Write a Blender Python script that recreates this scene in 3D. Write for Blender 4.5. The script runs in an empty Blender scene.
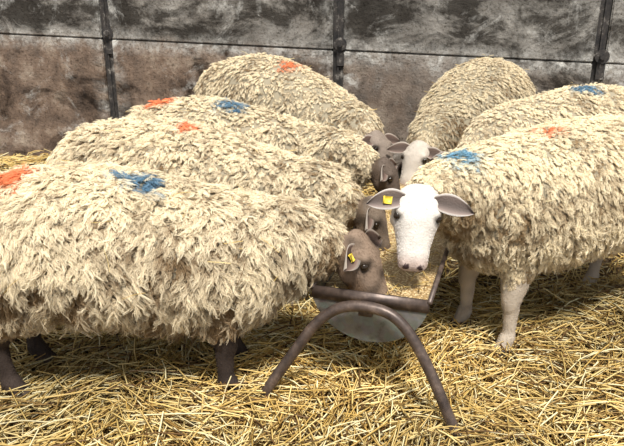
import bpy, bmesh, math, random
import numpy as np
from mathutils import Vector, Matrix, noise, kdtree
random.seed(7); RNG=np.random.default_rng(7)
S=bpy.context.scene
COL=S.collection

# ------------------------------------------------------------------ helpers
def link(o,parent=None):
    COL.objects.link(o)
    if parent: o.parent=parent
    return o
def new_mat(name):
    m=bpy.data.materials.new(name); m.use_nodes=True
    nt=m.node_tree; b=nt.nodes['Principled BSDF']
    return m,nt,b
def N(nt,t,**kw):
    n=nt.nodes.new(t)
    for k,v in kw.items():
        if k in n.inputs: n.inputs[k].default_value=v
        else: setattr(n,k,v)
    return n
def ramp(nt,src,stops):
    r=nt.nodes.new('ShaderNodeValToRGB')
    e=r.color_ramp.elements
    while len(e)<len(stops): e.new(0.5)
    for el,(p,c) in zip(e,stops):
        el.position=p; el.color=(c[0],c[1],c[2],1) if len(c)==3 else c
    nt.links.new(src,r.inputs[0]); return r.outputs[0]
def mix(nt,f,a,b,mode='MIX'):
    m=nt.nodes.new('ShaderNodeMix'); m.data_type='RGBA'; m.blend_type=mode
    for s,v in ((0,f),(6,a),(7,b)):
        if isinstance(v,(int,float)): m.inputs[s].default_value=v
        elif isinstance(v,tuple): m.inputs[s].default_value=(v[0],v[1],v[2],1)
        else: nt.links.new(v,m.inputs[s])
    return m.outputs[2]
def attr_mat(name,rough=0.8,bump=0.0,scale=60,spec=0.2,attr='col'):
    m,nt,b=new_mat(name)
    a=N(nt,'ShaderNodeAttribute',attribute_name=attr)
    nt.links.new(a.outputs['Color'],b.inputs['Base Color'])
    b.inputs['Roughness'].default_value=rough
    b.inputs['Specular IOR Level'].default_value=spec
    if bump:
        tc=N(nt,'ShaderNodeTexCoord'); no=N(nt,'ShaderNodeTexNoise',Scale=scale,Detail=5.0)
        nt.links.new(tc.outputs['Object'],no.inputs['Vector'])
        bu=N(nt,'ShaderNodeBump',Strength=bump,Distance=0.01)
        nt.links.new(no.outputs[0],bu.inputs['Height']); nt.links.new(bu.outputs[0],b.inputs['Normal'])
    return m
def catmull(arr,n):
    arr=np.array(arr,float); k=len(arr)
    P=np.vstack([2*arr[0]-arr[1],arr,2*arr[-1]-arr[-2]])
    out=[]
    for i in range(k-1):
        p0,p1,p2,p3=P[i],P[i+1],P[i+2],P[i+3]
        for j in range(n):
            t=j/n
            out.append(0.5*((2*p1)+(-p0+p2)*t+(2*p0-5*p1+4*p2-p3)*t*t+(-p0+3*p1-3*p2+p3)*t**3))
    out.append(arr[-1]); return np.array(out)
def loft(bm,centers,w,h,up,nseg=24,sub=5,expo=2.0):
    data=np.column_stack([centers,w,h]); d=catmull(data,sub) if sub>1 else data
    C=d[:,:3]; W=np.maximum(d[:,3],.002); H=np.maximum(d[:,4],.002)
    T=np.gradient(C,axis=0); T/=np.linalg.norm(T,axis=1)[:,None]+1e-9
    up=np.array(up,float)
    rings=[];verts=[]
    for c,t,ww,hh in zip(C,T,W,H):
        s=np.cross(t,up); s/=np.linalg.norm(s)+1e-9
        u=np.cross(s,t)
        ring=[]
        for k in range(nseg):
            a=2*math.pi*k/nseg; ca,sa=math.cos(a),math.sin(a)
            x=math.copysign(abs(ca)**(2/expo),ca); y=math.copysign(abs(sa)**(2/expo),sa)
            p=c+s*ww*x+u*hh*y
            ring.append(bm.verts.new(p)); verts.append(p)
        rings.append(ring)
    for a,b in zip(rings[:-1],rings[1:]):
        for k in range(nseg):
            bm.faces.new((a[k],a[(k+1)%nseg],b[(k+1)%nseg],b[k]))
    bm.faces.new(rings[0][::-1]); bm.faces.new(rings[-1])
    return np.array(verts),len(C)
def tube_mesh(bm,pts,r,nseg=14,sub=6,up=(0,0,1)):
    n=len(pts); loft(bm,np.array(pts),[r]*n,[r]*n,up,nseg,sub)
def mesh_obj(name,bm,mat=None,parent=None,smooth=True):
    bmesh.ops.recalc_face_normals(bm,faces=bm.faces)
    me=bpy.data.meshes.new(name); bm.to_mesh(me); bm.free()
    if smooth: me.polygons.foreach_set('use_smooth',[True]*len(me.polygons))
    o=bpy.data.objects.new(name,me); link(o,parent)
    if mat: me.materials.append(mat)
    return o
def fnoise(p,s,seed=0.0):
    return noise.noise(Vector((p[0]*s+seed,p[1]*s+seed*1.7,p[2]*s-seed)))

# ------------------------------------------------------------------ ground
def gz(x,y):
    return (0.022*np.sin(2.1*x+0.7*y+1.0)+0.018*np.sin(3.7*y-1.9*x+0.3)+0.012*np.sin(7.3*x+5.1*y)
            +0.010*np.sin(11.0*y-6.0*x+2.0)+0.006*np.sin(19*x+3*y))-0.03

# ------------------------------------------------------------------ straws
def straw_mesh(name,P,A,TL,L,R,colors,bend,mat,parent=None):
    n=len(P)
    D=np.column_stack([np.cos(A)*np.cos(TL),np.sin(A)*np.cos(TL),np.sin(TL)])
    up=np.tile([0,0,1.0],(n,1))
    s=np.cross(D,up); s/=np.linalg.norm(s,axis=1)[:,None]+1e-9
    u=np.cross(s,D)
    V=np.zeros((n,4,3,3))
    for j,f in enumerate((-0.5,-0.17,0.17,0.5)):
        c=P+D*(L*f)[:,None]+ s*(bend[:,0]*L*(0.25-f*f))[:,None]+u*(bend[:,1]*L*(0.25-f*f))[:,None]
        for k in range(3):
            a=2*math.pi*k/3+math.pi/2
            V[:,j,k]=c+(s*math.cos(a)*1.25+u*math.sin(a)*0.8)*R[:,None]
    base=(np.arange(n)*12)[:,None,None]
    quads=[]
    for j in range(3):
        for k in range(3):
            k2=(k+1)%3
            quads.append([j*3+k,j*3+k2,(j+1)*3+k2,(j+1)*3+k])
    quads=np.array(quads)[None]+base
    F=quads.reshape(-1,4)
    me=bpy.data.meshes.new(name)
    me.vertices.add(n*12); me.vertices.foreach_set('co',V.reshape(-1))
    me.loops.add(F.size); me.loops.foreach_set('vertex_index',F.reshape(-1).astype(np.int32))
    me.polygons.add(len(F)); me.polygons.foreach_set('loop_start',(np.arange(len(F))*4).astype(np.int32))
    me.update(calc_edges=True)
    ca=me.attributes.new('col','FLOAT_COLOR','POINT')
    c=np.ones((n,12,4)); c[:,:,:3]=colors[:,None,:]
    ca.data.foreach_set('color',c.reshape(-1))
    me.materials.append(mat)
    o=bpy.data.objects.new(name,me); return link(o,parent)
STRAW=np.array([[.88,.68,.30],[.80,.56,.20],[.60,.39,.11],[.95,.82,.48],[.34,.20,.055],[.70,.50,.17],[.16,.085,.03]])
def straw_cols(n,p=(.23,.19,.15,.13,.12,.10,.08)):
    i=RNG.choice(len(STRAW),n,p=p); c=STRAW[i]*RNG.uniform(.8,1.12,(n,1)); return np.clip(c,0,1)
m_straw=attr_mat('straw_stalks',0.5,spec=0.35)

# floor
m,nt,b=new_mat('trodden_straw_floor')
tc=N(nt,'ShaderNodeTexCoord'); n1=N(nt,'ShaderNodeTexNoise',Scale=9.0,Detail=8.0,Roughness=.75)
n2=N(nt,'ShaderNodeTexNoise',Scale=80.0,Detail=4.0)
nt.links.new(tc.outputs['Object'],n1.inputs['Vector']); nt.links.new(tc.outputs['Object'],n2.inputs['Vector'])
c=ramp(nt,n1.outputs[0],[(.3,(.03,.018,.01)),(.55,(.12,.075,.03)),(.8,(.35,.24,.1))])
nt.links.new(c,b.inputs['Base Color']); b.inputs['Roughness'].default_value=.95
bu=N(nt,'ShaderNodeBump',Strength=.8,Distance=.02); nt.links.new(n2.outputs[0],bu.inputs['Height']); nt.links.new(bu.outputs[0],b.inputs['Normal'])
bm=bmesh.new(); nx,ny=160,160
X=np.linspace(-5,5,nx); Y=np.linspace(-1.0,7.2,ny); gv=[[bm.verts.new((x,y,float(gz(x,y))-.005)) for x in X] for y in Y]
for j in range(ny-1):
    for i in range(nx-1): bm.faces.new((gv[j][i],gv[j][i+1],gv[j+1][i+1],gv[j+1][i]))
mesh_obj('floor',bm,m)

def scatter(n,x0,x1,y0,y1,lift,lmin,lmax,rmin=.0016,rmax=.0036):
    x=RNG.uniform(x0,x1,n); y=RNG.uniform(y0,y1,n)
    keep=y<5.60-.1816*(x-.219)
    x=x[keep];y=y[keep];n=len(x)
    f=1.6*np.sin(1.9*x+.8*y)+1.5*np.sin(2.7*y-1.3*x+1.0)+.8*np.sin(6*x-4*y)
    A=f+RNG.normal(0,.75,n)
    L=RNG.uniform(lmin,lmax,n)*RNG.choice([1,.5,.25],n,p=[.6,.25,.15])
    z=gz(x,y)+lift*RNG.random(n)**1.6+.003
    TL=RNG.normal(0,.16,n)
    R=RNG.uniform(rmin,rmax,n)
    B=RNG.normal(0,.18,(n,2))
    return np.column_stack([x,y,z]),A,TL,L,R,B
parts=[scatter(25000,-2.0,2.3,1.35,3.3,.070,.10,.32),
       scatter(14000,-3.6,3.6,3.2,6.3,.06,.14,.34,.002,.0038),
       scatter(4500,-3.8,-2.0,1.4,3.4,.05,.12,.3), scatter(4500,2.3,3.8,1.4,3.4,.05,.12,.3),
       scatter(4500,-3,3,-.6,1.4,.05,.12,.3)]
P=np.vstack([p[0] for p in parts]);A=np.concatenate([p[1] for p in parts]);TL=np.concatenate([p[2] for p in parts])
L=np.concatenate([p[3] for p in parts]);R=np.concatenate([p[4] for p in parts]);B=np.vstack([p[5] for p in parts])
cols=straw_cols(len(P))
patch=np.sin(2.3*P[:,0]+1.0)*np.sin(3.1*P[:,1]-.7*P[:,0])
cols*= (0.82+.26*patch)[:,None]
straw_mesh('straw_bedding',P,A,TL,L,R,np.clip(cols,0,1),B,m_straw)

# ------------------------------------------------------------------ wall
WO=Vector((.219,5.8,0)); wang=math.atan(-.1816)
def wall_material():
    m,nt,b=new_mat('stained_concrete')
    tc=N(nt,'ShaderNodeTexCoord'); O=tc.outputs['Object']
    def nz(s,d=8.,r=.65,sc=(1,1,1),loc=(0,0,0),dist=0.):
        mp=N(nt,'ShaderNodeMapping'); mp.inputs['Scale'].default_value=sc; mp.inputs['Location'].default_value=loc
        nt.links.new(O,mp.inputs['Vector'])
        n=N(nt,'ShaderNodeTexNoise',Scale=s,Detail=d,Roughness=r,Distortion=dist); nt.links.new(mp.outputs[0],n.inputs['Vector']); return n.outputs[0]
    def mth(op,a,b_):
        n=nt.nodes.new('ShaderNodeMath'); n.operation=op
        for i,v in enumerate((a,b_)):
            if isinstance(v,(int,float)): n.inputs[i].default_value=v
            else: nt.links.new(v,n.inputs[i])
        return n.outputs[0]
    base=ramp(nt,nz(3.0),[(.32,(.12,.11,.095)),(.5,(.24,.225,.20)),(.68,(.40,.38,.34))])
    brown=ramp(nt,nz(4.0,loc=(3,1,2)),[(.35,(.07,.045,.032)),(.52,(.20,.135,.095)),(.72,(.42,.34,.26))])
    sep=N(nt,'ShaderNodeSeparateXYZ'); nt.links.new(O,sep.inputs[0])
    zz=mth('ADD',sep.outputs['Z'],mth('MULTIPLY',sep.outputs['X'],.03))
    mr=N(nt,'ShaderNodeMapRange'); nt.links.new(zz,mr.inputs['Value'])
    mr.inputs['From Min'].default_value=1.04; mr.inputs['From Max'].default_value=.92
    mr.inputs['To Min'].default_value=.15; mr.inputs['To Max'].default_value=.9
    mx=N(nt,'ShaderNodeMapRange'); nt.links.new(sep.outputs['X'],mx.inputs['Value'])
    mx.inputs['From Min'].default_value=-.6; mx.inputs['From Max'].default_value=1.5
    mx.inputs['To Min'].default_value=1.0; mx.inputs['To Max'].default_value=.4
    c=mix(nt,mth('MULTIPLY',mr.outputs[0],mx.outputs[0]),base,brown)
    mu=N(nt,'ShaderNodeMapRange'); nt.links.new(zz,mu.inputs['Value'])
    mu.inputs['From Min'].default_value=.95; mu.inputs['From Max'].default_value=1.25
    mu.inputs['To Min'].default_value=.05; mu.inputs['To Max'].default_value=-.05
    dn_=mth('ADD',nz(1.7,10.,.72,sc=(1.0,1,1.5),loc=(1.4,4,9),dist=.5),mu.outputs[0])
    dark=ramp(nt,dn_,[(.44,(.12,.11,.10)),(.56,(1,1,1))])
    c=mix(nt,.92,c,dark,'MULTIPLY')
    white=ramp(nt,nz(2.6,9.,.72,loc=(7,2,5),dist=.6),[(.55,(0,0,0)),(.68,(1,1,1))])
    fine=ramp(nt,nz(16.,6.,.7),[(.4,(0.2,)*3),(.65,(1,1,1))])
    dj=mth('ABSOLUTE',mth('SUBTRACT',zz,.97),0.0)
    mj=N(nt,'ShaderNodeMapRange'); nt.links.new(dj,mj.inputs['Value']); mj.inputs['From Min'].default_value=.12; mj.inputs['From Max'].default_value=.0
    j2=ramp(nt,nz(5.,6.,.7,loc=(2,2,2)),[(.40,(0,0,0)),(.56,(1,1,1))])
    bloom=mix(nt,1.0,mj.outputs[0],j2,'MULTIPLY')
    xm=mth('ABSOLUTE',mth('SUBTRACT',mth('FRACT',mth('DIVIDE',mth('ADD',sep.outputs['X'],20.9-.0),2.09),0.),.5),0.)
    ml=N(nt,'ShaderNodeMapRange'); nt.links.new(xm,ml.inputs['Value']); ml.inputs['From Min'].default_value=.41; ml.inputs['From Max'].default_value=.49
    bl2=mix(nt,1.0,ml.outputs[0],ramp(nt,nz(3.,7.,.7,loc=(5,2,8)),[(.45,(0,0,0)),(.6,(.9,.9,.9))]),'MULTIPLY')
    wf=mix(nt,1.0,mix(nt,1.0,mix(nt,1.0,white,bloom,'ADD'),bl2,'ADD'),fine,'MULTIPLY')
    c=mix(nt,wf,c,(.64,.62,.57))
    sp=ramp(nt,nz(45.,3.,.6),[(.36,(.35,.33,.3)),(.45,(1,1,1))])
    c=mix(nt,.7,c,sp,'MULTIPLY')
    nt.links.new(c,b.inputs['Base Color']); b.inputs['Roughness'].default_value=.93
    b.inputs['Specular IOR Level'].default_value=.15
    bu=N(nt,'ShaderNodeBump',Strength=.7,Distance=.02); nt.links.new(nz(22.,8.,.7),bu.inputs['Height']); nt.links.new(bu.outputs[0],b.inputs['Normal'])
    return m
mw=wall_material()
bm=bmesh.new()
def panel(x0,x1,z0,z1,sl=-.03,th=.12):
    vs=[]
    for (yy) in (0,th):
        for (x,z) in ((x0,z0),(x1,z0),(x1,z1),(x0,z1)):
            vs.append(bm.verts.new((x,yy,z+sl*x if z>.05 else z)))
    f=[(0,1,2,3),(7,6,5,4),(0,4,5,1),(1,5,6,2),(2,6,7,3),(3,7,4,0)]
    fs=[bm.faces.new([vs[i] for i in q]) for q in f]
    es=set(e for q in fs for e in q.edges)
    bmesh.ops.bevel(bm,geom=list(es),offset=.009,segments=2,affect='EDGES')
SP=2.09
for k in range(-3,4):
    x0=k*SP+.045; x1=(k+1)*SP-.045
    panel(x0,x1,-.1,.984); panel(x0,x1,.992,2.0); panel(x0,x1,2.01,3.0)
bk=bmesh.ops.create_cube(bm,size=1.0)['verts']
for v in bk: v.co=Vector((v.co.x*15,v.co.y*.04+.11,v.co.z*3.2+1.5))
wall=mesh_obj('wall_back',bm,mw,smooth=False)
wall.location=WO; wall.rotation_euler=(0,0,wang)
msteel,nt,b=new_mat('dark_rusty_steel')
tc=N(nt,'ShaderNodeTexCoord'); n1=N(nt,'ShaderNodeTexNoise',Scale=11.,Detail=9.,Roughness=.75)
nt.links.new(tc.outputs['Object'],n1.inputs['Vector'])
nt.links.new(ramp(nt,n1.outputs[0],[(.4,(.012,.011,.011)),(.55,(.05,.042,.036)),(.68,(.36,.33,.29))]),b.inputs['Base Color']); b.inputs['Roughness'].default_value=.8
for k in range(-1,3):
    bm=bmesh.new()
    for sx,sy,cx,cy in ((.085,.012,0,.03),(.012,.1,0,.06),(.10,.012,0,.10)):
        r=bmesh.ops.create_cube(bm,size=1.0)['verts']
        for v in r: v.co=Vector((v.co.x*sx+cx,v.co.y*sy+cy,v.co.z*3.0+1.45))
    for zz in (1.04-.03*k*SP,):
        r=bmesh.ops.create_cone(bm,cap_ends=True,segments=20,radius1=.055,radius2=.05,depth=.03)['verts']
        for v in r: v.co=Vector((v.co.x+.02,v.co.z+.005,v.co.y+zz))
        r=bmesh.ops.create_cone(bm,cap_ends=True,segments=6,radius1=.024,radius2=.022,depth=.03)['verts']
        for v in r: v.co=Vector((v.co.x+.02,v.co.z-.02,v.co.y+zz))
        r=bmesh.ops.create_cube(bm,size=1.0)['verts']
        for v in r: v.co=Vector((v.co.x*.06+.02,v.co.y*.015+.01,v.co.z*.16+zz-.1))
    o=mesh_obj('steel_column',bm,msteel,smooth=False)
    o.location=WO+Vector((math.cos(wang)*k*SP,math.sin(wang)*k*SP,0)); o.rotation_euler=(0,0,wang)

# ------------------------------------------------------------------ trough
TD=Vector((.30,.954,0)).normalized(); TS=Vector((TD.y,-TD.x,0))
trough=bpy.data.objects.new('feed_trough',None); link(trough)
trough.location=(.215,2.26,0); trough.rotation_euler=(0,0,math.atan2(TD.y,TD.x)-math.pi/2)
mg,nt,b=new_mat('galvanised_sheet')
tc=N(nt,'ShaderNodeTexCoord'); n1=N(nt,'ShaderNodeTexNoise',Scale=7.,Detail=8.,Roughness=.7); n2=N(nt,'ShaderNodeTexVoronoi',Scale=40.)
nt.links.new(tc.outputs['Object'],n1.inputs['Vector']); nt.links.new(tc.outputs['Object'],n2.inputs['Vector'])
c1=ramp(nt,n1.outputs[0],[(.38,(.07,.055,.04)),(.5,(.17,.165,.14)),(.7,(.25,.25,.225))])
c1=mix(nt,.15,c1,n2.outputs['Color'],'MULTIPLY')
nt.links.new(c1,b.inputs['Base Color']); b.inputs['Metallic'].default_value=.3; b.inputs['Roughness'].default_value=.6
mr_,nt,b=new_mat('rusty_pipe')
tc=N(nt,'ShaderNodeTexCoord'); n1=N(nt,'ShaderNodeTexNoise',Scale=18.,Detail=8.,Roughness=.7)
nt.links.new(tc.outputs['Object'],n1.inputs['Vector'])
nt.links.new(ramp(nt,n1.outputs[0],[(.3,(.03,.022,.02)),(.55,(.11,.078,.062)),(.75,(.26,.19,.15))]),b.inputs['Base Color'])
b.inputs['Metallic'].default_value=.35; b.inputs['Roughness'].default_value=.42
TW,TZ,TDp,TL_=.225,.445,.20,1.9
bm=bmesh.new()
def prof(w,d,z0,n=20):
    return [(-w*math.cos(math.pi*i/n), z0-d*math.sin(math.pi*i/n)) for i in range(n+1)]
po=prof(TW,TDp,TZ); pi_=prof(TW-.006,TDp-.006,TZ)
loop=po+pi_[::-1]
r0=[bm.verts.new((x,0,z)) for x,z in loop]; r1=[bm.verts.new((x,TL_,z)) for x,z in loop]
n=len(loop)
for i in range(n): bm.faces.new((r0[i],r0[(i+1)%n],r1[(i+1)%n],r1[i]))
for yy in (0,TL_):
    a=[bm.verts.new((x,yy-.004,z)) for x,z in po]; c_=[bm.verts.new((x,yy+.004,z)) for x,z in po]
    bm.faces.new(a); bm.faces.new(c_[::-1])
    for i in range(len(a)): bm.faces.new((a[i],a[(i+1)%len(a)],c_[(i+1)%len(a)],c_[i]))
mesh_obj('trough_pan',bm,mg,trough,smooth=False)
bm=bmesh.new()
tube_mesh(bm,[(-TW,-.01,TZ),(-TW,.9,TZ),(-TW,TL_+.01,TZ)],.010,10,2)
tube_mesh(bm,[(TW,-.01,TZ),(TW,.9,TZ),(TW,TL_+.01,TZ)],.010,10,2)
for yy in (0,TL_):
    q=bmesh.ops.create_cube(bm,size=1.0)['verts']
    for v in q: v.co=Vector((v.co.x*2*TW,v.co.y*.02+yy,v.co.z*.05+TZ-.02))
    bmesh.ops.bevel(bm,geom=list({e for v in q for e in v.link_edges}),offset=.004,segments=2,affect='EDGES')
mesh_obj('rim',bm,mr_,trough)
for nm,yy in (('leg_arch_near',-.055),('leg_arch_far',TL_+.055)):
    bm=bmesh.new()
    lp=[(-.41,-.04),(-.35,.07),(-.27,.20),(-.185,.33),(-.10,.400),(0,.418),(.10,.400),(.18,.33),(.265,.20),(.335,.07),(.395,-.04)]
    tube_mesh(bm,[(x,yy-(.10*(1-z/.42) if yy<0 else -.10*(1-z/.42)),z) for x,z in lp],.021,14,5,up=(0,1,0))
    q=bmesh.ops.create_cube(bm,size=1.0)['verts']
    for v in q: v.co=Vector((v.co.x*.05,v.co.y*.08+yy*.5 if yy<0 else v.co.y*.08+yy-.03,v.co.z*.035+.402))
    mesh_obj(nm,bm,mr_,trough)
bm=bmesh.new()
nx,ny=14,90; fd=.055; fz=TZ-fd; hw=math.sqrt(1-(fd/TDp)**2)*TW-.008
gvv=[[bm.verts.new((hw*(2*i/(nx-1)-1),.01+(TL_-.02)*j/(ny-1),fz+.012*fnoise((i*.3,j*.25,0),1.0)-.01*(1-abs(2*i/(nx-1)-1)))) for i in range(nx)] for j in range(ny)]
for j in range(ny-1):
    for i in range(nx-1): bm.faces.new((gvv[j][i],gvv[j][i+1],gvv[j+1][i+1],gvv[j+1][i]))
mf,nt,b=new_mat('grain_feed'); tc=N(nt,'ShaderNodeTexCoord'); v1=N(nt,'ShaderNodeTexVoronoi',Scale=90.)
nt.links.new(tc.outputs['Object'],v1.inputs['Vector'])
nt.links.new(ramp(nt,v1.outputs['Distance'],[(.1,(.85,.68,.38)),(.6,(.4,.26,.11))]),b.inputs['Base Color'])
bu=N(nt,'ShaderNodeBump',Strength=1.,Distance=.01); nt.links.new(v1.outputs['Distance'],bu.inputs['Height']); nt.links.new(bu.outputs[0],b.inputs['Normal'])
mesh_obj('feed',bm,mf,trough)
n=500
P=np.column_stack([RNG.uniform(-hw*.9,hw*.9,n),RNG.uniform(.04,TL_-.04,n),np.full(n,fz+.012)])
straw_mesh('hay',P,RNG.uniform(0,6.28,n),RNG.normal(0,.1,n),RNG.uniform(.03,.1,n),RNG.uniform(.0012,.002,n),straw_cols(n),RNG.normal(0,.15,(n,2)),m_straw,trough)

# ------------------------------------------------------------------ sheep
m_skin=attr_mat('sheep_skin',.75,.35,150,.2)
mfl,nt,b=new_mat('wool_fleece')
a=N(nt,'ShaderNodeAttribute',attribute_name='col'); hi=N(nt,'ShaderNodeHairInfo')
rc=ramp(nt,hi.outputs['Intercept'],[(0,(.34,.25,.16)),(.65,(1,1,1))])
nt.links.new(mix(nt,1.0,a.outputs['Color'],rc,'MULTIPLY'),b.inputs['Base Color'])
b.inputs['Roughness'].default_value=.65; b.inputs['Specular IOR Level'].default_value=.2
m_short=attr_mat('short_face_hair',.7,spec=.15)
me_,nt,b=new_mat('eye_gloss'); b.inputs['Base Color'].default_value=(.02,.012,.006,1); b.inputs['Roughness'].default_value=.08
mt_,nt,b=new_mat('yellow_tag_plastic'); b.inputs['Base Color'].default_value=(.85,.62,.06,1); b.inputs['Roughness'].default_value=.4

def hair(name,pos,rad,C,mat,parent):
    n,PT=pos.shape[0],pos.shape[1]
    hc=bpy.data.hair_curves.new(name); hc.add_curves([PT]*n)
    hc.attributes['position'].data.foreach_set('vector',pos.reshape(-1).astype(np.float32))
    ra=hc.attributes.get('radius') or hc.attributes.new('radius','FLOAT','POINT')
    ra.data.foreach_set('value',np.tile(np.array(rad),(n,1)).reshape(-1).astype(np.float32))
    ca=hc.attributes.new('col','FLOAT_COLOR','CURVE')
    CC=np.ones((n,4)); CC[:,:3]=np.clip(C,0,1); ca.data.foreach_set('color',CC.reshape(-1).astype(np.float32))
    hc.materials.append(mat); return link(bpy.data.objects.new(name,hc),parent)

def sheep(loc,yaw,lx=1.0,s=1.0,poll=None,muzz=None,hup=None,face=(.8,.76,.7),leg=(.7,.66,.58),
          wool=(.86,.74,.52),wool2=(.25,.165,.085),Lk=.045,locks=9000,K=8,marks=(),tags=(),legsh=((0,0),(0,0),(0,0),(0,0)),
          voxel=.010,width=1.0,straws=40,curl=1.0,mottle=0.0,drop=0.0,thick=.00082,eard=-.12,hwid=1.08,hang=.62,legr=1.12,woolz=.30,eardark=.36,neckr=1.0,dirt=0.0,earf=.022,hump=.02):
    E=bpy.data.objects.new('sheep',None); link(E); E.location=loc; E.rotation_euler=(0,0,yaw)
    M=Matrix.Translation(loc)@Matrix.Rotation(yaw,4,'Z'); Mi=M.inverted(); Ri=Mi.to_3x3()
    poll=np.array(Mi@Vector(poll)); muzz=np.array(Mi@Vector(muzz)); hup=np.array(Ri@Vector(hup))
    bm=bmesh.new(); src=[];lab=[];lf=[]
    def add(c,w,h,up,label,lenf,nseg=24,sub=5,expo=2.0):
        v,nr=loft(bm,np.array(c,float),w,h,up,nseg,sub,expo)
        src.append(v)
        if callable(label): lab.extend([label(p) for p in v])
        else: lab.extend([label]*len(v))
        if callable(lenf): lf.extend([lenf(p) for p in v])
        else: lf.extend([lenf]*len(v))
    W=s*width
    T=[(-.69,.56,.05,.06),(-.67,.57,.13,.14),(-.60,.58,.205,.20),(-.48,.590,.262,.245),(-.22,.580,.302,.272+hump*.6),(.06,.565,.292,.275+hump*.4),(.26,.570,.252,.262),(.38,.575,.205,.235),(.47,.58,.14,.16),(.50,.58,.05,.06)]
    dz=lambda x:-drop*max(0,(x+.30)/.75)**1.3+hump*math.cos(min(1,abs(x+.12)/.5)*math.pi/2)
    add([(x*lx*s,0,(z+dz(x))*s) for x,z,w,h in T],[w*W for *_,w,h in T],[h*s for *_,h in T],(0,0,1),0,1.0,36,5,2.02)
    add([(-.64*lx*s,0,.68*s),(-.71*lx*s,0,.60*s),(-.72*lx*s,0,.46*s)],[.05*s,.045*s,.025*s],[.04*s,.035*s,.02*s],(1,0,0),0,.6,14,5)
    d=muzz-poll; hl=np.linalg.norm(d); d/=hl; hs=hl/.30
    u=hup-d*np.dot(hup,d); u/=np.linalg.norm(u); sd=np.cross(d,u)
    c0=np.array([.20*lx*s,0,(.62+dz(.2))*s]); c1=np.array([.38*lx*s,0,(.635+dz(.38))*s])
    e=poll-d*.01*hs-u*.045*hs
    mid=c1*.5+e*.5+np.array([0,0,.012])
    q=c1*.18+e*.82+np.array([0,0,.003])
    NL=np.linalg.norm(e-c0)
    def nlf(p):
        t=np.linalg.norm(p-e)/NL; return min(1.,.38+1.3*t)
    add([c0,c1,mid,q,e],[.22*W,.20*W,.155*s*neckr,.105*s*neckr,.068*hs],[.20*s,.20*s,.165*s*neckr,.11*s*neckr,.07*hs],(0,0,1),0,nlf,24,6)
    HS=[(-.035,-.01,.035,.04),(-.01,-.005,.064,.062),(.04,-.008,.080,.078),(.10,-.012,.080,.083),(.15,-.012,.066,.072),(.20,-.010,.056,.060),(.25,-.008,.051,.050),(.285,-.012,.047,.040),(.303,-.014,.032,.024)]
    add([poll+d*t*hs+u*o*hs for t,o,w,h in HS],[w*hs*hwid for *_,w,h in HS],[h*hs for *_,h in HS],u,1,.0,24,5,2.15)
    for sg in (-1,1):
        for t,l,o,r in ((.072,.054,.040,.027),(.10,.05,-.035,.04),(.280,.024,.014,.020),(.27,.022,-.02,.024)):
            c=poll+(d*t+sd*sg*l*hwid+u*o)*hs; rr=r*hs
            add([c-d*rr,c-d*rr*.6,c,c+d*rr*.6,c+d*rr],[.002,rr*.8,rr,rr*.8,.002],[.002,rr*.8,rr,rr*.8,.002],u,1,0,12,3)
    k=0
    for fr in (1,0):
        for sg in (-1,1):
            ox,oy=legsh[k]; k+=1
            y=sg*.135*W
            if fr:
                J=[(.27,.60,.09,.7),(.27,.50,.085,.8),(.26,.40,.065,.9),(.295,.245,.039,1),(.29,.20,.031,1),(.29,.11,.025,1),(.295,.075,.031,1),(.315,.035,.030,1),(.33,.0,.040,1)]
            else:
                J=[(-.42,.62,.12,.7),(-.40,.50,.11,.8),(-.38,.41,.085,.9),(-.47,.31,.05,.95),(-.515,.255,.040,1),(-.51,.20,.029,1),(-.495,.11,.025,1),(-.49,.075,.032,1),(-.47,.035,.031,1),(-.455,0,.040,1)]
            pts=[];ww=[];hh=[]
            for x,z,r,f in J:
                g=1-min(1,z/.5); r=r*legr
                zz=z-.025 if z<.3 else z+(dz(x) if fr else 0)
                pts.append((x*lx*s+ox*g,y*f+oy*g,zz*s)); ww.append(r*s*(.85 if z<.3 else 1)); hh.append(r*s*(1.0 if z<.3 else 1.25))
            add(pts,ww,hh,(1,0,0),lambda p:(0 if p[2]>woolz*s else (2 if p[2]>.01*s else 3)),lambda p:.3+.3*min(1,max(0,(p[2]-woolz*s)/.12)),16,5)
    me=bpy.data.meshes.new('tmp'); bmesh.ops.recalc_face_normals(bm,faces=bm.faces); bm.to_mesh(me); bm.free()
    o=bpy.data.objects.new('tmp',me); link(o)
    r=o.modifiers.new('r','REMESH'); r.mode='VOXEL'; r.voxel_size=voxel
    sm=o.modifiers.new('s','SMOOTH'); sm.factor=.5; sm.iterations=4
    dg=bpy.context.evaluated_depsgraph_get(); dg.update()
    me2=bpy.data.meshes.new_from_object(o.evaluated_get(dg))
    bpy.data.objects.remove(o)
    src=np.vstack(src); kd=kdtree.KDTree(len(src))
    for i,p in enumerate(src): kd.insert(p,i)
    kd.balance()
    nv=len(me2.vertices); co=np.zeros(nv*3); me2.vertices.foreach_get('co',co); co=co.reshape(-1,3)
    idx=np.array([kd.find(p)[1] for p in co]); lab=np.array(lab); lf=np.array(lf)
    vl=lab[idx]; vf=lf[idx]
    vc=np.ones((nv,4)); face=np.array(face); leg=np.array(leg)
    rel=(co-poll)/hs; tt=rel@d; ll=rel@sd/hwid; uu=rel@u
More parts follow.
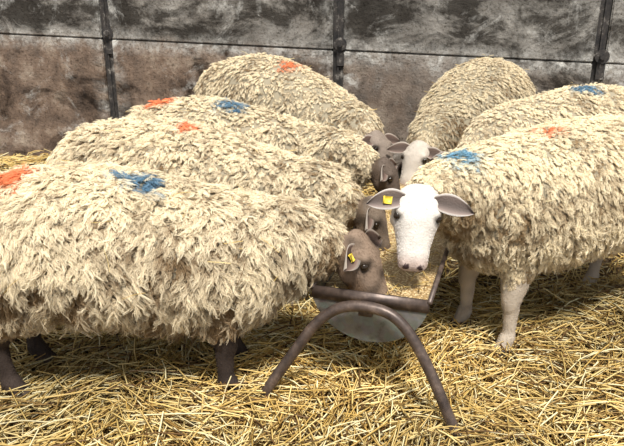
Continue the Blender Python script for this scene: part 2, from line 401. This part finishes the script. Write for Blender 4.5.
    for i in range(nv):
        l=vl[i]
        if l==0: c=(np.array(wool)*.36 if vf[i]>.65 else np.array(wool)*.60) if co[i,2]>.35*s else leg
        elif l==1:
            c=face*(1+.14*fnoise(co[i],30,3))
            if mottle: c=c*(1-mottle*max(0,fnoise(co[i],16,9)*1.6+.25))
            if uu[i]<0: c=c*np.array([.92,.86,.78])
            if tt[i]>.225:
                f=min(1,(tt[i]-.225)/.05); c=c*(1-f*.6)+np.array([.45,.28,.22])*f*.6*(face.mean()*1.2+.1)
            if tt[i]>.26 and uu[i]>-.005 and (abs(ll[i])-.024)**2+(tt[i]-.288)**2<.011**2: c=np.array([.05,.03,.03])
            if tt[i]>.235 and abs(uu[i]+.026)<.006: c=c*.35
            de=math.sqrt((tt[i]-.092)**2+(abs(ll[i])-.07)**2+(uu[i]-.036)**2)
            if de<.034: c=c*(.28+.72*max(0,(de-.016)/.018))
        elif l==2: c=leg*(1+.3*fnoise(co[i],18,5))
        else: c=np.array([.07,.05,.035])
        vc[i,:3]=np.clip(c,0,1)
    me2.name='body'
    at=me2.attributes.new('col','FLOAT_COLOR','POINT'); at.data.foreach_set('color',vc.reshape(-1))
    me2.materials.clear(); me2.materials.append(m_skin)
    me2.polygons.foreach_set('use_smooth',[True]*len(me2.polygons))
    body=bpy.data.objects.new('body',me2); link(body,E)
    for sg,nm in ((-1,'ear_left'),(1,'ear_right')):
        bm=bmesh.new(); n1,n2=12,9
        root=poll+(d*.028+sd*sg*.062*hwid+u*earf)*hs
        ax=sd*sg*.95+d*.05+u*(.12+(earf-.022)*6)+np.array([0,0,1])*eard*-.5; ax/=np.linalg.norm(ax)
        opn=u-ax*np.dot(u,ax); opn/=np.linalg.norm(opn)
        wd=np.cross(ax,opn)
        EL=.155*hs
        G=[]
        for side in (0,1):
            gg=[]
            for i in range(n1):
                t=i/(n1-1); wv=.042*hs*(math.sin(math.pi*min(1,(t*.84+.14)))**.8)
                row=[]
                for j in range(n2):
                    q=(2*j/(n2-1)-1)
                    cup=.024*hs*(q*q)*(1-.4*t)
                    p=root+ax*(t*EL-.014)+wd*wv*q+opn*(cup-.01*hs+ .003*side)+np.array([0,0,-.035])*t*t
                    row.append(bm.verts.new(p))
                gg.append(row)
            G.append(gg)
        for side in (0,1):
            for i in range(n1-1):
                for j in range(n2-1):
                    bm.faces.new((G[side][i][j],G[side][i][j+1],G[side][i+1][j+1],G[side][i+1][j]))
        for i in range(n1-1):
            for j in (0,n2-1): bm.faces.new((G[0][i][j],G[1][i][j],G[1][i+1][j],G[0][i+1][j]))
        for i in (0,n1-1):
            for j in range(n2-1): bm.faces.new((G[0][i][j],G[0][i][j+1],G[1][i][j+1],G[1][i][j]))
        eo=mesh_obj(nm,bm,m_skin,E)
        mm=eo.data; cc=np.ones((len(mm.vertices),4)); h=n1*n2
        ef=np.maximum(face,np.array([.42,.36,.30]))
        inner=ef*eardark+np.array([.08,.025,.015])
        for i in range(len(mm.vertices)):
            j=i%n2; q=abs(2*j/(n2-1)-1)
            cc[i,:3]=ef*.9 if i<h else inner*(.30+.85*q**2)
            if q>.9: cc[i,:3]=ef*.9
        cc=np.clip(cc,0,1); a_=mm.attributes.new('col','FLOAT_COLOR','POINT'); a_.data.foreach_set('color',cc.reshape(-1))
        if sg in tags:
            bm=bmesh.new(); q=bmesh.ops.create_cube(bm,size=1.0)['verts']
            c=root+ax*EL*.36+opn*.004*hs+np.array([0,0,-.010])
            for v in q:
                p=v.co.copy(); v.co=Vector(c+ax*p.x*.028+wd*p.y*.024+opn*p.z*.006)
            bmesh.ops.bevel(bm,geom=list(bm.edges),offset=.0025,segments=2,affect='EDGES')
            mesh_obj('ear_tag',bm,mt_,E)
        bm=bmesh.new(); q=bmesh.ops.create_uvsphere(bm,u_segments=16,v_segments=10,radius=.0158*hs)['verts']
        c=poll+(d*.092+sd*sg*.067*hwid+u*.037)*hs
        for v in q: v.co=v.co+Vector(c)
        mesh_obj('eye',bm,me_,E)
    # ---- hair sampling
    me2.calc_loop_triangles(); nt_=len(me2.loop_triangles); tri=np.zeros(nt_*3,np.int32); me2.loop_triangles.foreach_get('vertices',tri); triA=tri.reshape(-1,3)
    nrm=np.zeros(nv*3); me2.vertex_normals.foreach_get('vector',nrm); nrm=nrm.reshape(-1,3)
    def sampler(ok,boost=False):
        tri=triA[ok]; a_=co[tri[:,0]];b_=co[tri[:,1]];c_=co[tri[:,2]]
        ar=np.linalg.norm(np.cross(b_-a_,c_-a_),axis=1)
        if boost: ar=ar*(1+1.6*np.clip(1-vf[tri[:,0]],0,1))
        pr=ar/ar.sum()
        def sample(n):
            ti=RNG.choice(len(tri),n,p=pr); r1=np.sqrt(RNG.random(n)); r2=RNG.random(n)
            wA=(1-r1)[:,None];wB=(r1*(1-r2))[:,None];wC=(r1*r2)[:,None]
            P=a_[ti]*wA+b_[ti]*wB+c_[ti]*wC
            Nn=nrm[tri[ti,0]]*wA+nrm[tri[ti,1]]*wB+nrm[tri[ti,2]]*wC; Nn/=np.linalg.norm(Nn,axis=1)[:,None]
            return P,Nn,vf[tri[ti,0]],vc[tri[ti,0],:3]
        return sample
    P,Nn,_,C0=sampler(np.isin(vl[triA],(1,2)).all(axis=1))(9000)
    isf=np.linalg.norm(P-poll,axis=1)<.45*hs
    fl=np.where(isf[:,None],d[None,:]*.9,np.array([[0,0,-1.]]))+RNG.normal(0,.2,(len(P),3))
    fl-=Nn*np.sum(fl*Nn,axis=1)[:,None]
    ln=RNG.uniform(.005,.009,len(P))[:,None]
    pos=np.stack([P-Nn*.001,P+Nn*ln*.22+fl*ln*.5,P+Nn*ln*.26+fl*ln*1.1],axis=1)
    hair('short_hair',pos,[.0006,.0005,.0002],C0*RNG.uniform(.9,1.15,(len(P),1)),m_short,E)
    # fleece
    sample=sampler((vl[triA]==0).all(axis=1),True)
    n=locks
    P,Nn,LF,_=sample(n)
    CPn=4200; CP=sample(CPn)[0]; kc=kdtree.KDTree(CPn)
    for i,p in enumerate(CP): kc.insert(p,i)
    kc.balance()
    ci=np.array([kc.find(p)[1] for p in P]); toc=CP[ci]-P; dc=np.linalg.norm(toc,axis=1)
    crnd=RNG.random((CPn,4))
    nz1=np.array([fnoise(p,5.5,11) for p in P]); nz2=np.array([fnoise(p,14,23) for p in P]); nz3=np.array([fnoise(p,8,41) for p in P])
    nz4=np.array([fnoise((p[0]*1.8,p[1]*1.8,p[2]*.7),22,7) for p in P])
    length=Lk*LF*(1+.4*nz2+.5*nz4)*RNG.uniform(.75,1.2,n)*(1.1-np.clip(dc/.025,0,1)*.25)*(.8+.4*crnd[ci,0])
    flow=np.tile([-.10,0,-1.0],(n,1))+np.column_stack([nz3*.9,nz1*.5,nz2*.2])+(crnd[ci,1:4]-.5)*.9+RNG.normal(0,.2,(n,3))
    flow-=Nn*np.sum(flow*Nn,axis=1)[:,None]*.85
    fl=np.linalg.norm(flow,axis=1)[:,None]+1e-6; flow/=np.maximum(fl,.5)
    t1=np.cross(Nn,flow); t1/=np.linalg.norm(t1,axis=1)[:,None]+1e-6; t2=np.cross(Nn,t1)
    cph=RNG.uniform(0,6.28,CPn)
    ph=cph[ci]+RNG.normal(0,.8,n); fq=RNG.uniform(1.7,2.5,n)*curl
    amp=RNG.uniform(.003,.006,n)*min(1.2,Lk/.045)*np.clip(LF*1.3,.4,1)
    c1=np.array(wool);c2=np.array(wool2)
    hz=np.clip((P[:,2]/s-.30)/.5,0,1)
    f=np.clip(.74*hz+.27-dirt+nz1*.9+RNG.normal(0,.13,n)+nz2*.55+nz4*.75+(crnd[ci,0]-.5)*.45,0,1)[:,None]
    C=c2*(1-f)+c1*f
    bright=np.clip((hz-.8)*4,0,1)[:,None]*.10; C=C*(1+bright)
    for (mx,my,mz,mr0,mc) in marks:
        dd=np.linalg.norm((P-np.array([mx,my,mz]))*np.array([1,1,.8]),axis=1)+nz2*.03+RNG.normal(0,.014,n)
        g=np.clip((mr0-dd)/.05,0,.88)[:,None]
        C=C*(1-g)+np.array(mc)*g*(.75+.5*f)
    PT=9; sarr=np.linspace(0,1,PT)
    pos=np.zeros((n,K,PT,3))
    ang=RNG.uniform(0,6.28,(n,K)); rad=np.sqrt(RNG.random((n,K)))*.0088*RNG.uniform(.7,1.3,(n,1))
    ox=np.cos(ang)*rad; oy=np.sin(ang)*rad
    lv=RNG.uniform(.65,1.12,(n,K))
    sph=ph[:,None]+RNG.normal(0,.35,(n,K))
    for j,sv in enumerate(sarr):
        up_=length[:,None]*lv*(.85*sv-.34*sv*sv)
        alg=length[:,None]*lv*(.12*sv+hang*sv*sv)
        cl=1-.45*sv
        w1=amp[:,None]*sv**.5*np.sin(sph+fq[:,None]*6.28*sv); w2=.7*amp[:,None]*sv**.5*np.cos(sph*1.3+fq[:,None]*6.28*sv)
        off=t1[:,None,:]*(ox*cl+w1)[:,:,None]+t2[:,None,:]*(oy*cl+w2)[:,:,None]
        pos[:,:,j,:]=P[:,None,:]-Nn[:,None,:]*.004+Nn[:,None,:]*up_[:,:,None]+flow[:,None,:]*alg[:,:,None]+off+(toc*.18*sv)[:,None,:]+RNG.normal(0,.0006,(n,K,3))
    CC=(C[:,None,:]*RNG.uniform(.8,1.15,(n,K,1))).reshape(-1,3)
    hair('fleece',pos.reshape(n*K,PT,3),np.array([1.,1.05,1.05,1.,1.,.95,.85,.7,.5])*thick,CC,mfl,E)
    i=RNG.choice(n,straws); Pp=P[i]+Nn[i]*(length[i]*.75)[:,None]
    up=Nn[i][:,2]>-.2; Pp=Pp[up]; NN=Nn[i][up]; m_=len(Pp)
    A=RNG.uniform(0,6.28,m_)
    yawT=np.arctan2(NN[:,1],NN[:,0])+math.pi/2+RNG.normal(0,.4,m_)
    steep=np.abs(NN[:,2])<.6
    A=np.where(steep,yawT,A); TLt=np.where(steep,RNG.normal(0,.7,m_),RNG.normal(0,.1,m_))
    straw_mesh('straw_bits',Pp,A,TLt,RNG.uniform(.02,.09,m_),RNG.uniform(.0009,.0016,m_),straw_cols(m_),RNG.normal(0,.15,(m_,2)),m_straw,E)
    return E

OR=(.72,.17,.05); BL=(.03,.15,.27)
dn=lambda a:math.radians(a)
sheep((-.66,2.42,0),0,1.1,1.0,(.155,2.44,.58),(.290,2.36,.31),(.9,-.35,.3),face=(.24,.17,.12),leg=(.045,.032,.026),
      Lk=.056,locks=26000,marks=((0.03,-.05,.87,.10,BL),(-.44,-.04,.87,.11,OR)),tags=(1,),mottle=.6,straws=110,drop=.085,hang=.70,legr=1.3,woolz=.26,dirt=.10)
sheep((-.52,3.14,0),dn(-16),1.10,1.03,(.25,2.90,.58),(.345,2.88,.335),(.9,-.3,.3),face=(.20,.15,.11),leg=(.07,.05,.04),
      Lk=.050,locks=16000,marks=((-.08,-.03,.89,.08,OR),),mottle=.5,drop=.10,dirt=.05)
sheep((-.42,3.87,0),dn(-17),1.06,1.01,(.38,3.54,.60),(.48,3.50,.36),(.9,-.3,.3),face=(.12,.09,.07),leg=(.06,.04,.03),
      Lk=.050,locks=12000,marks=((-.03,-.04,.88,.11,BL),(-.48,-.02,.84,.11,OR)),drop=.08,dirt=.04)
sheep((-.14,4.84,0),dn(-40),1.12,1.14,(.40,4.20,.60),(.50,4.06,.37),(.6,-.6,.3),face=(.25,.2,.16),leg=(.06,.04,.03),
      Lk=.046,locks=10000,marks=((0.0,-.03,1.0,.11,OR),),drop=.17,hump=.035,dirt=.04)
sheep((1.09,2.90,0),math.atan2(-.457,-.89),1.02,1.08,(.415,2.50,.755),(.388,2.378,.490),(0.0,-1,.45),face=(.68,.63,.57),leg=(.46,.39,.31),
      wool=(.87,.75,.52),wool2=(.32,.22,.115),Lk=.038,locks=25000,marks=((.56,.02,.86,.085,(.08,.26,.40)),(.09,.02,.96,.07,OR)),tags=(1,),voxel=.007,curl=1.3,hwid=1.20,neckr=.88,earf=.045,dirt=.0)
sheep((1.47,3.88,0),dn(-150),1.0,1.08,(.79,3.43,.66),(.64,3.33,.42),(-.9,-.4,.3),face=(.6,.52,.45),leg=(.4,.33,.25),
      Lk=.040,locks=12000,marks=((-.12,.03,.95,.11,BL),))
sheep((1.12,4.72,0),dn(-122),1.0,1.13,(.66,4.00,.58),(.56,3.86,.35),(-.5,-.8,.3),face=(.5,.44,.37),leg=(.4,.33,.25),
      Lk=.040,locks=10000,wool=(.76,.65,.45),drop=.16,hump=.03)

# ------------------------------------------------------------------ light, world, camera
w=bpy.data.worlds.new('World'); S.world=w; w.use_nodes=True
bg=w.node_tree.nodes['Background']; bg.inputs[0].default_value=(.90,.94,1.0,1); bg.inputs[1].default_value=.72
sun=bpy.data.lights.new('sun','SUN'); sun.energy=5.9; sun.angle=math.radians(11); sun.color=(1,.97,.92)
so=bpy.data.objects.new('sun',sun); link(so); so.rotation_euler=Vector((.10,-.52,1.0)).to_track_quat('Z','Y').to_euler()
cam=bpy.data.cameras.new('camera'); cam.sensor_width=36; cam.lens=38.6; cam.clip_start=.05
co_=bpy.data.objects.new('camera',cam); link(co_); co_.location=(0,0,1.55); co_.rotation_euler=(math.radians(90-20.0),0,0)
S.camera=co_
S.view_settings.view_transform='Standard'
